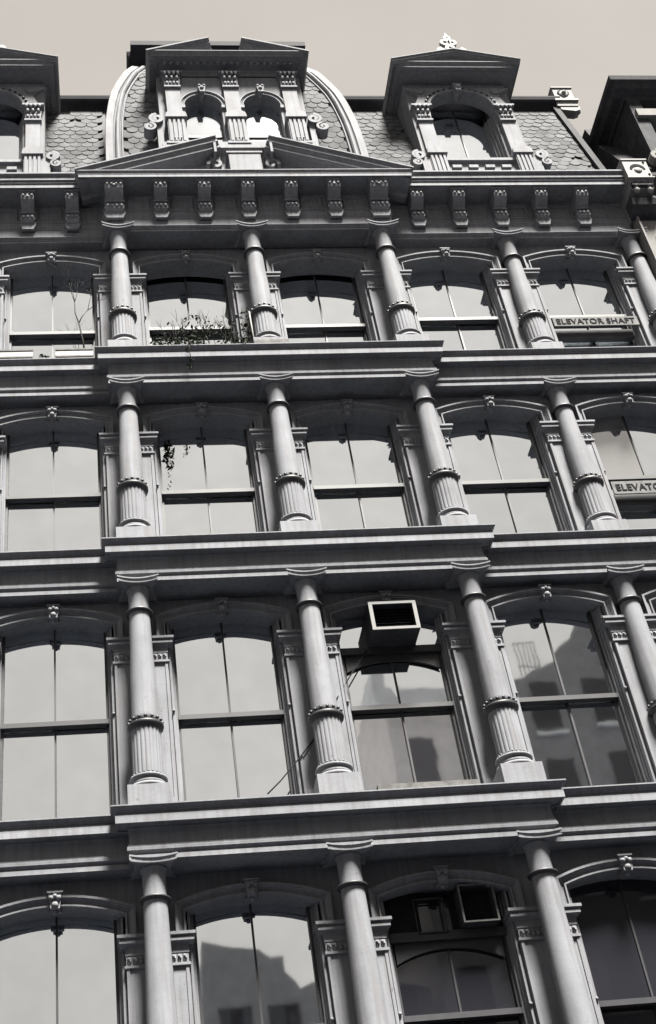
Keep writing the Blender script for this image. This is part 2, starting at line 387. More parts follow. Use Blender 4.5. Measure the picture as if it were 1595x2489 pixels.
# windows ---------------------------------------------------------------
def window(b, fl, y=.75, upper=GLASS, lower=GLASS, rail=None, left=None, railh=.075):
    x = W*b+1.3; z0 = LN[fl]+.72; z1 = IMP[fl]+.52; rz = rail or RAIL[fl]
    g = MB()
    for sx in (-1, 1):
        a, c = sorted((sx*.755, sx*.80)); g.box(x+a,x+c,y-.05,y+.05,z0,z1)
    g.box(x-.754,x+.754,y-.05,y+.05,z0,z0+.09)
    wn = part('window', g, SASH_SHADE, B)
    def pane(xa, xb, za, zb, yy, m):
        hx, hz = (xb-xa)/2, (zb-za)/2     # old panes never sit quite true
        g = MB(); g.box(-hx,hx,0,.012,-hz,hz)
        o = part('pane', g, m, wn); o.location = ((xa+xb)/2, yy, (za+zb)/2)
        o.rotation_euler = (PR.uniform(-.004,.004), 0, PR.uniform(-.005,.005)); return o
    pane(x-.753,x-.012,rz+.04,z1,y,left or upper); pane(x+.012,x+.753,rz+.04,z1,y,upper)
    pane(x-.753,x-.012,z0+.05,rz+.02,y+.02,lower); pane(x+.012,x+.753,z0+.05,rz+.02,y+.02,lower)
    g = MB(); g.box(x-.79,x+.79,y-.125,y-.002,rz-railh/2,rz+railh/2); part('meeting_rail', g, SASH_SHADE, wn)
    g = MB(); g.box(x-.014,x+.014,y-.02,y+.03,z0+.09,z1-.02); part('glazing_bar', g, SASH_SHADE, wn)
    return wn
for b in BAYS:
    for fl in (2, 3, 4, 5):
        kw = {}
        if fl == 5 and b in (0, 1): kw['y'] = .87
        if fl == 5 and b == -1: kw['rail'] = 19.83
        if fl == 2: kw.update(upper=GLASSX if b in (1, 2, 3) else GLASSM, lower=GLASSX if b in (1, 2, 3) else GLASSM)
        if fl == 4 and b == 3: kw['left'] = SHADE
        if fl == 3 and b == 1: kw['lower'] = GLASSD
        window(b, fl, **kw)

# entablatures ------------------------------------------------------------
def ent_prof(L):
    P = [(-.45,0),(.085,0),(.085,.064),(.055,.068),(.055,.088),(.085,.105),(.108,.125),(.108,.152),(.108,.160),(.095,.19),(.08,.24),(.072,.31),(.07,.40),(.075,.425),(.085,.44),(.09,.468),
         (.215,.47),(.215,.452),(.25,.452),(.25,.56),(.215,.562),(.215,.60),(.24,.615),(.24,.625),(.262,.64),(.30,.672),(.305,.675),(.305,.693),(-.4,.76)]
    return [(d, L+z) for d, z in P]
for fl in (2, 3, 4, 5):
    L = LN[fl]; pr = ent_prof(L)
    g = MB(); g.sweep_plan([(PX0,.8),(PX0,0),(PX1,0),(PX1,.8)], pr); part('entablature', g, IRON, B)
    g = MB(); g.sweep_plan([(XL,.9),(XL,WY),(PX0+.02,WY)], [(d if d > -.4 else d+.05, z-.003) for d, z in pr]); part('entablature', g, IRON, B)
    g = MB(); g.sweep_plan([(PX1-.02,WY),(XR+.02,WY)], [(d, z-.003) for d, z in pr]); part('entablature', g, IRON, B)

# main cornice ------------------------------------------------------------
L6 = LN[6]
low = [(-.45,0),(0,0),(0,.04),(.015,.045),(.015,.07),(.028,.073),(.035,.085),(.06,.10),(.06,.11),(.02,.115),(.02,.345),(.03,.35),(.035,.375),(.06,.40),(.06,.425),(.05,.43),(.02,.44),(.02,.56),(.045,.585),(.045,.61),(.0,.62),(.0,.99),(.03,1.02),(.03,1.06)]
pav_top = [(.48,1.07),(.48,1.05),(.50,1.05),(.50,1.12),(.505,1.125),(.505,1.15),(.515,1.165),(.53,1.20),(.54,1.205),(.54,1.225),(-.4,1.25)]
wing_top = [(.48,1.09),(.48,1.07),(.50,1.07),(.50,1.145),(.49,1.15),(.49,1.175),(.52,1.19),(.52,1.215),(.51,1.22),(.51,1.235),(.55,1.25),(.55,1.32),(.53,1.325),(.53,1.345),(.59,1.385),(.60,1.39),(.60,1.43),(-.3,1.47)]
P1 = [(d, L6+z) for d, z in low+pav_top]; P2 = [(d, L6+z) for d, z in low+wing_top]
g = MB(); g.sweep_plan([(PX0,.8),(PX0,0),(PX1,0),(PX1,.8)], P1); c_pav = part('main_cornice', g, IRON, B)
g = MB(); g.sweep_plan([(XL,.9),(XL,WY),(PX0+.02,WY)], [(d, z-.003) for d, z in P2]); c_l = part('main_cornice', g, IRON, B)
g = MB(); g.sweep_plan([(PX1-.02,WY),(XR+.0,WY)], [(d, z-.003) for d, z in P2]); c_r = part('main_cornice', g, IRON, B)
def bracket_mesh(w):
    z = L6; g = MB(); h = w/2
    # side outline (depth forward y negative): pendant, lower scroll, undercut, upper scroll, abacus
    out = [(0,z+.27),(-.07,z+.27),(-.11,z+.31),(-.12,z+.36),(-.10,z+.40),(-.155,z+.43),(-.19,z+.48),(-.20,z+.56),(-.185,z+.62),(-.16,z+.64),
           (-.17,z+.66),(-.21,z+.69),(-.215,z+.71),(-.30,z+.76),(-.355,z+.80),(-.40,z+.85),(-.42,z+.91),(-.42,z+.965),(-.39,z+.985),(-.43,z+1.0),(-.43,z+1.05),(0,z+1.05)]
    g.prismx([(y, zz) for y, zz in out], -h, h)
    g.box(-h-.03,h+.03,-.455,-.02,z+1.022,z+1.064)
    g.box(-h-.02,h+.02,-.215,-.0,z+.655,z+.675)
    g.prism([(-h-.03,z+.40),(-h+.02,z+.27),(h-.02,z+.27),(h+.03,z+.40),(h+.03,z+.47),(-h-.03,z+.47)], -.125, -.0)
    for sx in (-1, 1):
        a = sx*(h+.006)
        g.add([(a+sx*.01, -.14+.055*cos(t*pi/4), z+.53+.055*sin(t*pi/4)) for t in range(8)]+[(a-sx*.01, -.14+.055*cos(t*pi/4), z+.53+.055*sin(t*pi/4)) for t in range(8)],
              [list(range(8))]+[(i,(i+1)%8,(i+1)%8+8,i+8) for i in range(8)])
    k = 3 if w < .3 else 4
    for i in range(k):
        x = -h+w*(i+.5)/k
        g.ball(x,-.205,z+.54,.035,6,sz=1.5); g.ball(x,-.425,z+.93,.032,6,sz=1.1)
    g.ball(0,-.425,z+.89,.035,6)
    return g.mesh('bracket', IRON)
def panel_mesh():
    g = MB(); z = L6+.66; hw = .19
    g.sweep_xz([(-hw,z+.30),(-hw,z),(hw,z),(hw,z+.30),(-hw,z+.30)], [(-.03,.002),(-.03,-.03),(-.015,-.045),(.0,-.045),(.015,-.02),(.03,-.012),(.03,.002)])
    return g.mesh('cornice_panel', IRON)
mb_n, mb_w, mpn = bracket_mesh(.25), bracket_mesh(.36), panel_mesh()
for k in range(7):
    link('bracket', mb_w if k in (0, 6) else mb_n, c_pav, (-.045 if k == 0 else (5.245 if k == 6 else W/3*k),0,0))
    if k < 6: link('cornice_panel', mpn, c_pav, (W/3*(k+.5),0,0))
for k in range(5):
    link('bracket', mb_n, c_r, (6.07+.867*k,WY,0)); 
    link('cornice_panel', mpn, c_r, (6.07+.867*(k+.5),WY,0))
    link('bracket', mb_n, c_l, (-.87-.867*k,WY,0)); link('cornice_panel', mpn, c_l, (-.87-.867*(k+.5),WY,0))

# broken pediment over the centre ------------------------------------------
ped = part('pediment', MB().prism([(-.2,23.2),(5.4,23.2),(3.3,24.05),(1.9,24.05)], -.02, .25), IRON, B)
rprof = [(0,.1),(0,-.56),(-.03,-.56),(-.05,-.52),(-.065,-.505),(-.14,-.505),(-.15,-.475),(-.19,-.455),(-.20,-.44),(-.265,-.44),(-.275,-.41),(-.29,-.35),(-.29,-.10),(-.33,-.07),(-.36,-.04),(-.36,.1)]
for pts in ([(-.80,23.24),(2.06,24.34)], [(3.16,24.34),(6.0,23.24)]):
    g = MB(); g.sweep_xz(pts, rprof)
    r = part('raking_cornice', g, IRON, ped)
    xi = 2.06 if pts[0][0] < 0 else 3.16; s = 1 if xi > 3 else -1
    g = MB(); g.box(min(xi,xi+s*.05),max(xi,xi+s*.05),-.50,.1,23.85,24.30)
    # scroll end under the rake
    cx, cz = xi+s*.02, 23.72
    sp = [(cx+s*(.20-.015*t)*cos(t*.55)*.8, cz+(.17-.012*t)*sin(t*.55)) for t in range(12)]
    g.sweep_xz(sp, [(-.035,-.30),(-.035,-.06),(.035,-.06),(.035,-.30)])
    g.box(min(cx-.10,cx+.10),max(cx-.10,cx+.10),-.28,-.04,23.78,24.0)
    part('scroll', g, IRON, ped)
g = MB(); g.box(2.30,2.95,-.42,.0,23.22,23.90); g.box(2.26,2.99,-.44,.02,23.901,23.95); part('pedestal', g, IRON, ped)
g = MB(); g.box(.95,4.25,-.30,.6,24.26,24.32); g.box(1.0,4.2,-.26,.6,24.32,24.52); g.box(1.02,4.18,-.12,.6,23.4,24.26); part('balcony_course', g, IRON, ped)

# ------------------------------------------------------------------ roofs
def wy(z): return .47+.215*(z-24.61)
def interp(z, T):
    if z <= T[0][0]: return T[0][1]
    for (a, b), (c, d) in zip(T, T[1:]):
        if z <= c: return b+(d-b)*(z-a)/(c-a)
    return T[-1][1]
PT = [(23.2,.08),(24,.12),(25.5,.2),(26.8,.33),(28.2,.55),(28.9,.85),(29.4,1.15)]
EDG = [(23.2,-.02),(25.1,.0),(25.9,.03),(26.6,.10),(27.2,.19),(27.7,.33),(28.2,.50),(28.8,.68),(29.4,.85)]
def py(z): return interp(z, PT)
def pedge(z): return interp(z, EDG)
roof = empty('tmp'); bpy.data.objects.remove(roof)
def wing_roof(x0, x1):
    dc = 7.8 if x0 > 0 else -2.6          # opening for the dormer
    g = MB(); sec = [(wy(23.3),23.3),(wy(27.75),27.75),(4,27.9),(4,23.3)]
    g.prismx(sec, x0, dc-.9); g.prismx(sec, dc+.9, x1)
    g.prismx([(wy(27.2),27.2),(wy(27.75),27.75),(4,27.9),(4,27.2)], dc-.9, dc+.9); g.prismx([(wy(23.3),23.3),(wy(23.9),23.9),(4,23.9),(4,23.3)], dc-.9, dc+.9)
    return part('mansard_roof', g, DECK, B)
rl = wing_roof(XL, -.1); rr_ = wing_roof(5.3, 10.5)
g = MB(); zs = [23.2+i*.2 for i in range(32)]; vs = []
for z in zs: vs += [(pedge(z)+.02, py(z), z), (5.2-pedge(z)-.02, py(z), z), (pedge(z)+.02, 4, z), (5.2-pedge(z)-.02, 4, z)]
fs = []
for i in range(31): a = i*4; fs += [(a,a+1,a+5,a+4),(a+2,a,a+4,a+6),(a+1,a+3,a+7,a+5)]
fs.append((31*4,31*4+1,31*4+3,31*4+2))
g.add(vs, fs); rp = part('pavilion_roof', g, DECK, B)

# slates
def slate_mesh():
    g = MB(); w, h, t = .118, .30, .014
    pts = [(-w,h-.12),(w,h-.12)]; n = 6
    prof = [(w*cos(-pi*k/n), -.0-.11*sin(pi*k/n)) for k in range(n+1)]
    poly = prof+[(-w,h-.12),(w,h-.12)]
    N = len(poly)
    g.add([(x,-t,z) for x, z in poly]+[(x*.97,0,z) for x, z in poly], [list(range(N))]+[(i,(i+1)%N,(i+1)%N+N,i+N) for i in range(N)])
    return g.mesh('slate', SLATE)
SM = slate_mesh(); slates = []
def add_slates(parent, x0f, x1f, z0, z1, yf, skip):
    row = 0; z = z0
    while z < z1:
        dy = yf(z+.1)-yf(z-.1); ang = math.atan2(dy, .2)
        x = -6+(.12 if row % 2 else 0)
        while x < 11:
            if x0f(z) < x < x1f(z) and not skip(x, z) and random.random() > .012:
                slates.append((parent, x+random.uniform(-.006,.006), yf(z)-.022, z+random.uniform(-.012,.012), -ang-.05+random.uniform(-.03,.03), random.uniform(-.05,.05)))
            x += .243
        z += .213*cos(ang); row += 1
add_slates(rr_, lambda z: 5.36, lambda z: 10.42, 24.3, 27.62, wy, lambda x, z: 6.95 < x < 8.7 or x < 5.5)
add_slates(rl, lambda z: -1.75, lambda z: -.2, 24.3, 27.62, wy, lambda x, z: False)
add_slates(rp, lambda z: pedge(z)+.2, lambda z: 5.2-pedge(z)-.2, 24.5, 29.2, py, lambda x, z: 1.3 < x < 3.9 and z < 27.9)
slates.sort(key=lambda s: s[3])
rest = {}
for i, (p, x, y, z, a, rl_) in enumerate(slates):
    if i < 300: link('slate', SM, p, (x,y,z), (a, rl_, 0))
    else: rest.setdefault(p.name, (p, MB()))[1]; q = rest[p.name][1]
    if i >= 300:
        Mx = Matrix.Translation((x,y,z)) @ Matrix.Rotation(rl_,4,'Y') @ Matrix.Rotation(a,4,'X')
        q.add([tuple(Mx @ v.co) for v in SM.vertices], [list(pl.vertices) for pl in SM.polygons])
for nm, (p, mbx) in rest.items(): part('slates', mbx, SLATE, p, kind='stuff')

# roof cornices
gut = [(-.3,-.02),(.04,-.02),(.04,.02),(.06,.025),(.06,.06),(.10,.075),(.10,.10),(.20,.13),(.24,.17),(.26,.25),(.26,.285),(-.3,.30)]
for x0, x1 in ((XL, .05), (5.15, 10.62)):
    g = MB(); g.sweep_plan([(x0,1.15),(x1,1.15)], [(d, 27.66+z) for d, z in gut]); part('roof_cornice', g, IRON2 if False else TRIM, B)
g = MB(); g.sweep_plan([(.82,3.5),(.82,1.15),(4.38,1.15),(4.38,3.5)], [(-.3,29.28),(.04,29.28),(.04,29.34),(.12,29.36),(.12,29.40),(.30,29.42),(.32,29.44),(.34,29.50),(.36,29.56),(.36,29.60),(-.3,29.62)])
g.box(.55,4.68,.52,3.6,29.43,29.60)
part('roof_cornice', g, TRIM, B)
# ribs along the edges of the curved roof
for s in (0, 1):
    zz = [23.2+i*.22 for i in range(28)]; path = [(pedge(z), z) for z in zz]; yp = [py(z) for z in zz]
    if s: path = [(5.2-x, z) for x, z in path]
    q = -1 if s else 1
    prof = [(.16,.3),(.16,-.06),(.15,-.085),(.0,-.085),(-.01,-.06),(-.03,-.04),(-.045,-.04),(-.06,-.10),(-.09,-.13),(-.125,-.13),(-.15,-.10),(-.16,-.05),(-.175,-.04),(-.19,-.075),(-.21,-.075),(-.225,-.03),(-.225,.3)]
    prof = [(n*q, y) for n, y in prof]
    g = MB(); g.sweep_xz(path, prof, ypath=yp); part('rib', g, IRON2, rp)
# hip coping of the right wing
g = MB(); g.prismx([(wy(23.3)-.12,23.3),(wy(27.8)-.12,27.8),(wy(27.8)+.2,27.8),(wy(23.3)+.2,23.3)], 10.42, 10.56); part('coping', g, TRIM, rr_)
# block with a rosette, its hollow painted black as shade, at the corner of the roof
e = MB(); X, Y, Z = 10.62, .95, 27.62
e.box(X-.10,X+.40,Y,Y+.35,Z+.02,Z+.18); e.box(X-.13,X+.44,Y-.05,Y+.38,Z+.181,Z+.25); e.box(X-.08,X+.38,Y+.0,Y+.34,Z+.252,Z+.72)
e.box(X-.11,X+.41,Y-.03,Y+.36,Z+.721,Z+.76)
e.ball(X+.15,Y-.0,Z+.50,.13,12,sy=.35); e.ball(X+.15,Y-.04,Z+.50,.06,8)
part('finial_block', e, WHITE, rr_)
e = MB(); e.prism([(X-.03,Z-.10),(X+.30,Z-.16),(X+.42,Z-.10),(X+.44,Z+.02),(X-.05,Z+.02)], Y+.02, Y+.25); e.ball(X+.40,Y+.12,Z-.06,.07,8); part('scroll', e, WHITE, rr_)
e = MB(); n = 14
e.add([(X+.15+.155*cos(pi*k/n), Y-.012, Z+.50+.155*sin(pi*k/n)) for k in range(n+1)]+[(X+.15+.11*cos(pi*k/n), Y-.03, Z+.50+.11*sin(pi*k/n)) for k in range(n+1)], [(i,i+1,i+n+2,i+n+1) for i in range(n)])
part('rosette_hollow_shade', e, BLACK, rr_)  # flat black half ring, shade painted where no recess is cut

# ------------------------------------------------------------------ dormers
def spiral(g, cx, cz, r, y0, y1, s, w=.035, turns=1.5, n=18, a0=pi/2):
    pts = []
    for k in range(n+1):
        t = k/n; a = a0 - s*turns*2*pi*t; q = r*(1-.72*t); pts.append((cx+q*cos(a), cz+q*sin(a)))
    g.sweep_xz(pts, [(-w,y0),(-w,y1),(w,y1),(w,y0)]); return g
def fluted_pedestal(g, x, y, w, z0, z1):
    g.box(x-w/2,x+w/2,y,y+.3,z0,z1); k = 4
    for i in range(k):
        a = x-w/2+w*(i+.5)/k; g.box(a-w*.07,a+w*.07,y-.028,y,z0+.04,z1-.01)
def capital_geo(g, x, y, w, z0, z1, ybk):
    h = z1-z0
    g.prism([(x-w/2,z0),(x+w/2,z0),(x+w/2+.05,z1-.1*h),(x-w/2-.05,z1-.1*h)], y-.02, ybk)
    g.box(x-w/2-.03,x+w/2+.03,y-.05,ybk,z0-.03,z0+.02)
    for r_, (zz, nn, sz) in enumerate(((z0+.22*h,4,.045),(z0+.55*h,3,.05),(z0+.82*h,4,.05))):
        ww = w+.08*(r_)/2
        for i in range(nn): g.ball(x-ww/2+ww*(i+.5)/nn, y-.035-.025*r_, zz, sz, 6, sz=1.5, sx=.75)
    g.box(x-w/2-.08,x+w/2+.08,y-.10,ybk,z1-.10*h,z1)
def arch_plate(g, cx, hw, sp, cr, outer, y0, y1, n=16):
    # plate between an elliptical opening and an outline function outer(t)->(x,z)
    inn = [(cx-hw*cos(pi*k/n), sp+(cr-sp)*sin(pi*k/n)) for k in range(n+1)]
    out = [outer(k/n) for k in range(n+1)]
    vs = []
    for (a, b), (c, d) in zip(inn, out): vs += [(a,y0,b),(c,y0,d),(a,y1,b),(c,y1,d)]
    fs = []
    for i in range(n):
        q = i*4; fs += [(q,q+4,q+5,q+1),(q,q+2,q+6,q+4),(q+1,q+5,q+7,q+3)]
    g.add(vs, fs); return inn

def wing_dormer(cx, fin=True):
    GD = GLASS
    D = part('dormer', MB().box(cx-1.18,cx-.80,.26,2.6,24.0,27.4).box(cx+.80,cx+1.18,.26,2.6,24.0,27.4).box(cx-.80,cx+.80,.26,.94,27.1,27.4).box(cx-.81,cx+.81,.95,2.6,24.0,27.4), IRON2, B)
    Y = .20
    for s in (-1, 1):
        x = cx+s*.94
        g = MB(); g.box(x-.155,x+.155,Y,Y+.4,24.7,25.93); part('pilaster', g, WHITE if False else IRON, D)
        g = MB(); capital_geo(g, x, Y, .30, 25.93, 26.44, Y+.4); part('capital', g, IRON, D)
        g = MB(); fluted_pedestal(g, x, Y-.10, .36, 23.5, 24.56); g.prism([(x-.22,24.562),(x+.22,24.562),(x+.20,24.72),(x+.12,24.80),(x-.12,24.80),(x-.20,24.72)], Y-.16, Y+.15); part('pedestal', g, IRON, D)
        g = MB(); spiral(g, cx+s*1.34, 24.55, .14, Y-.12, Y+.12, s, .035); spiral(g, cx+s*1.42, 24.30, .10, Y-.12, Y+.12, -s, .035); g.box(min(cx+s*1.1,cx+s*1.3),max(cx+s*1.1,cx+s*1.3),Y-.08,Y+.1,23.6,24.5)
        part('scroll', g, IRON, D)
        # inner reveal mouldings
        g = MB()
        for k, (dx, yy) in enumerate(((.72,.32),(.69,.42),(.655,.52),(.62,.60))):
            a, b_ = sorted((cx+s*dx, cx+s*(dx+.09))); g.box(a, b_, yy, .95, 24.0, 26.45)
        part('window_jamb', g, IRON2, D)
    g = MB()
    def outer(t):
        # outline with horned shoulders
        pts = [(0,-1.10,26.45),(.08,-1.0,26.65),(.16,-.93,26.85),(.22,-1.02,27.0),(.27,-1.22,27.16),(.73,1.22,27.16),(.78,1.02,27.0),(.84,.93,26.85),(.92,1.0,26.65),(1,1.10,26.45)]
        for a, b_ in zip(pts, pts[1:]):
            if t <= b_[0]+1e-9:
                u = (t-a[0])/(b_[0]-a[0]); return (cx+a[1]+(b_[1]-a[1])*u, a[2]+(b_[2]-a[2])*u)
    inn = arch_plate(g, cx, .72, 26.45, 27.03, outer, Y-.02, .5, 26); part('arch_plate', g, IRON, D)
    g = MB(); ring = [(cx-.72*cos(pi*k/24), 26.45+.58*sin(pi*k/24)) for k in range(25)]
    g.sweep_xz(ring, [(-.005,Y-.04),(.03,Y-.06),(.045,Y-.03),(.045,Y),(-.005,Y)]); part('arch_moulding', g, IRON, D)
    bme = MB().ball(0,0,0,.036,6).mesh('bead', SASH_SHADE)  # dark colour stands in for the shaded undersides of the balls
    for k in range(17):
        a = pi*(k+.5)/17; link('bead', bme, D, (cx-.815*cos(a), Y-.03, 26.45+.665*sin(a)))
    g = MB(); g.prism([(cx-.06,26.93),(cx+.06,26.93),(cx+.10,27.18),(cx-.10,27.18)], Y-.14, Y); g.ball(cx,Y-.13,27.05,.06,8); g.prism([(cx-.09,26.99),(cx,26.84),(cx+.09,26.99)], Y-.05, Y+.15); part('keystone', g, IRON, D)
    for s in (-1, 1):
        g = MB(); g.lathe([(.0,0),(.10,0),(.12,.02),(.10,.04),(.06,.03),(.03,.045),(0,.045)], n=16)
        me = g.mesh('rosette', IRON); link('rosette', me, D, (cx+s*.88, Y-.015, 27.02), (radians(90),0,0))
    # sill rail with blocks
    g = MB(); g.box(cx-.78,cx+.78,Y-.06,Y+.25,24.42,24.50); g.box(cx-.78,cx+.78,Y+.02,Y+.25,24.0,24.42)
    part('sill', g, IRON, D)
    g = MB()
    for k in range(4): g.box(cx-.60+.36*k-.06, cx-.60+.36*k+.14, Y-.05, Y+.02, 24.18, 24.27)
    part('sill_block', g, IRON, D, kind='stuff')
    # window
    wn = part('window', MB().box(cx-.625,cx+.625,.50,.94,24.4,24.6), SASH_SHADE, D)
    for s in (-1, 1):
        a, b_ = sorted((cx+s*.012, cx+s*.61)); part('pane', MB().box(a,b_,.70,.712,24.5,27.0), GD, wn)
    part('glazing_bar', MB().box(cx-.012,cx+.012,.675,.70,24.6,27.0), SASH_SHADE, wn)
    # hood with pediment
    z = 27.40; H = [(-.8,z),(.0,z),(.0,z+.0),(.28,z+.012),(.31,z+.0),(.40,z+.0),(.40,z+.055),(.41,z+.06),(.41,z+.08),(.43,z+.095),(.46,z+.13),(.46,z+.15),(-.8,z+.16)]
    g = MB(); g.sweep_plan([(cx-1.0,2.4),(cx-1.0,Y),(cx+1.0,Y),(cx+1.0,2.4)], H); hd = part('hood', g, IRON2, D)
    g = MB(); g.prism([(cx-1.42,z+.15),(cx+1.42,z+.15),(cx,z+.55)], -.16, 2.3); part('gable', g, IRON2, hd)
    rp_ = [(0,2.4),(0,-.33),(-.025,-.33),(-.035,-.30),(-.045,-.295),(-.085,-.295),(-.09,-.27),(-.10,-.265),(-.13,-.265),(-.14,-.22),(-.14,2.4)]
    g = MB(); g.sweep_xz([(cx-1.50,z+.17),(cx,z+.58),(cx+1.50,z+.17)], rp_); part('raking_cornice', g, IRON2, hd)
    if fin:
        g = MB(); zb = z+.56; y0, y1 = -.22, -.14
        def ring_(x, zz, r, t): g.sweep_xz([(x+r*cos(2*pi*k/10), zz+r*sin(2*pi*k/10)) for k in range(11)], [(-t,y0),(-t,y1),(t,y1),(t,y0)])
        spiral(g, cx-.20, zb+.10, .12, y0, y1, -1, .028); spiral(g, cx+.24, zb+.08, .12, y0, y1, 1, .028)
        ring_(cx-.08, zb+.44, .085, .036); ring_(cx+.09, zb+.43, .075, .036); ring_(cx, zb+.22, .08, .04); ring_(cx+.0, zb+.62, .06, .035)
        g.prism([(cx-.22,zb-.08),(cx+.25,zb-.1),(cx+.14,zb+.16),(cx-.13,zb+.16)], y0+.005, y1-.005)
        g.prism([(cx-.06,zb+.66),(cx+.06,zb+.66),(cx+.0,zb+.86)], y0+.01, y1-.01)
        part('finial', g, WHITE, hd)
    return D
wing_dormer(7.80); wing_dormer(-2.60)

# central double dormer
D = part('dormer', MB().box(1.02,1.2,-.04,2.6,23.6,27.2).box(4.0,4.18,-.04,2.6,23.6,27.2).box(1.2,4.0,.55,2.6,23.6,27.2), IRON2, B)
Y = -.10
for x in (1.335, 2.60, 3.88):
    g = MB(); g.box(x-.16,x+.16,Y-.08,.3,25.5,26.60); part('pilaster', g, IRON, D)
    g = MB(); capital_geo(g, x, Y-.08, .30, 26.60, 27.10, .3); part('capital', g, IRON, D)
    g = MB(); fluted_pedestal(g, x, Y-.16, .37, 24.5, 25.33)
    g.prism([(x-.23,25.332),(x+.23,25.332),(x+.21,25.47),(x+.12,25.56),(x-.12,25.56),(x-.21,25.47)], Y-.22, .0); g.box(x-.24,x+.24,Y-.18,.05,24.46,24.53)
    for dx in (-.07, 0, .07): g.ball(x+dx, Y-.20, 24.60, .022, 6)
    part('pedestal', g, IRON, D)
for s, x in ((-1, .93), (1, 4.27)):
    g = MB(); spiral(g, x, 25.36, .15, Y-.16, Y+.1, s, .04); spiral(g, x+s*.16, 25.08, .12, Y-.16, Y+.1, -s, .04)
    g.box(min(x,x-s*.12),max(x,x-s*.12),Y-.08,.1,24.4,25.3); part('scroll', g, IRON, D)
for cx in (1.965, 3.24):
    g = MB()
    arch_plate(g, cx, .40, 26.02, 26.44, lambda t: (cx-.49+.98*t if .001 < t < .999 else cx-.49+.98*t, 27.15 if .001 < t < .999 else 26.02), Y, .3, 18)
    part('arch_plate', g, IRON, D)
    g = MB(); ring = [(cx-.455*cos(pi*k/20), 26.02+.465*sin(pi*k/20)) for k in range(21)]
    g.sweep_xz(ring, [(-.05,Y),(-.05,Y-.03),(-.03,Y-.03),(-.025,Y-.01),(.02,Y-.04),(.02,Y-.06),(.045,Y-.06),(.045,Y)]); part('arch_moulding', g, IRON, D)
    g = MB(); g.prism([(cx-.05,26.38),(cx+.05,26.38),(cx+.085,26.60),(cx-.085,26.60)], Y-.14, Y); g.ball(cx,Y-.13,26.50,.055,8); g.ball(cx-.05,Y-.12,26.60,.045,8); g.ball(cx+.05,Y-.12,26.60,.045,8)
    g.prism([(cx-.08,26.45),(cx,26.27),(cx+.08,26.45)], Y-.04, Y+.1); part('keystone', g, IRON, D)
    g = MB()
    for s in (-1, 1):
        a, b_ = sorted((cx+s*.395, cx+s*.49)); g.box(a,b_,Y+.02,.5,24.4,26.02); a, b_ = sorted((cx+s*.36, cx+s*.40)); g.box(a,b_,.15,.5,24.4,26.02)
        a, b_ = sorted((cx+s*.39, cx+s*.50)); g.box(a,b_,Y-.04,.3,25.93,26.02)
    part('window_jamb', g, IRON, D)
    wn = part('window', MB().box(cx-.36,cx+.36,.10,.5,24.5,24.7), SASH_SHADE, D)
    part('pane', MB().box(cx-.36,cx+.36,.155,.167,24.6,26.5), GLASS, wn)
    g = MB(); g.box(cx-.36,cx+.36,.12,.154,25.22,25.27); part('meeting_rail', g, SASH_SHADE, wn)
g = MB(); Hc = [(-.5,27.10),(.0,27.10),(.0,27.14),(.02,27.15),(.02,27.26),(.04,27.28),(.05,27.315),(.20,27.32),(.20,27.35),(.36,27.36),(.36,27.345),(.38,27.345),(.38,27.40),(.395,27.41),(.41,27.43),(.45,27.45),(.45,27.47),(-.5,27.49)]
g.sweep_plan([(1.28,2.4),(1.28,Y),(3.93,Y),(3.93,2.4)], Hc); hd = part('hood', g, IRON2, D)
me = MB().box(-.032,.032,-.05,.0,-.075,.0).mesh('dentil', IRON)
for k in range(20): link('dentil', me, hd, (1.20+.147*k, Y-.20, 27.345))
rq = [(0,.6),(0,-.57),(-.04,-.57),(-.045,-.54),(-.08,-.52),(-.085,-.50),(-.12,-.50),(-.125,-.47),(-.15,-.44),(-.18,-.42),(-.18,-.39),(-.21,-.39),(-.21,.6)]
for pts in ([(.80,27.46),(2.20,27.98)], [(2.95,27.98),(4.40,27.46)]):
    g = MB(); g.sweep_xz(pts, rq); part('raking_cornice', g, IRON2, hd)
g = MB(); g.prism([(.95,27.48),(2.12,27.48),(2.12,27.85)], -.36, .5); g.prism([(3.02,27.48),(4.22,27.48),(3.02,27.85)], -.36, .5); part('gable', g, IRON2, hd)
g = MB(); g.box(2.25,2.90,-.44,-.1,27.475,27.56); part('pedestal', g, IRON, hd)

# ground floor shopfront (below the picture)
g = MB()
for c in COLS: g.box(W*c-.3,W*c+.3,.2,.8,.136,4.2)
g.box(XL+.05,XR,.45,.8,3.5,4.2); g.box(XL+.05,XR,.5,.8,.136,.8); part('shopfront', g, IRON, B)
g = MB(); g.box(XL+.1,XR-.02,.7,.72,.8,3.5); part('shop_window', g, GLASSX, B)

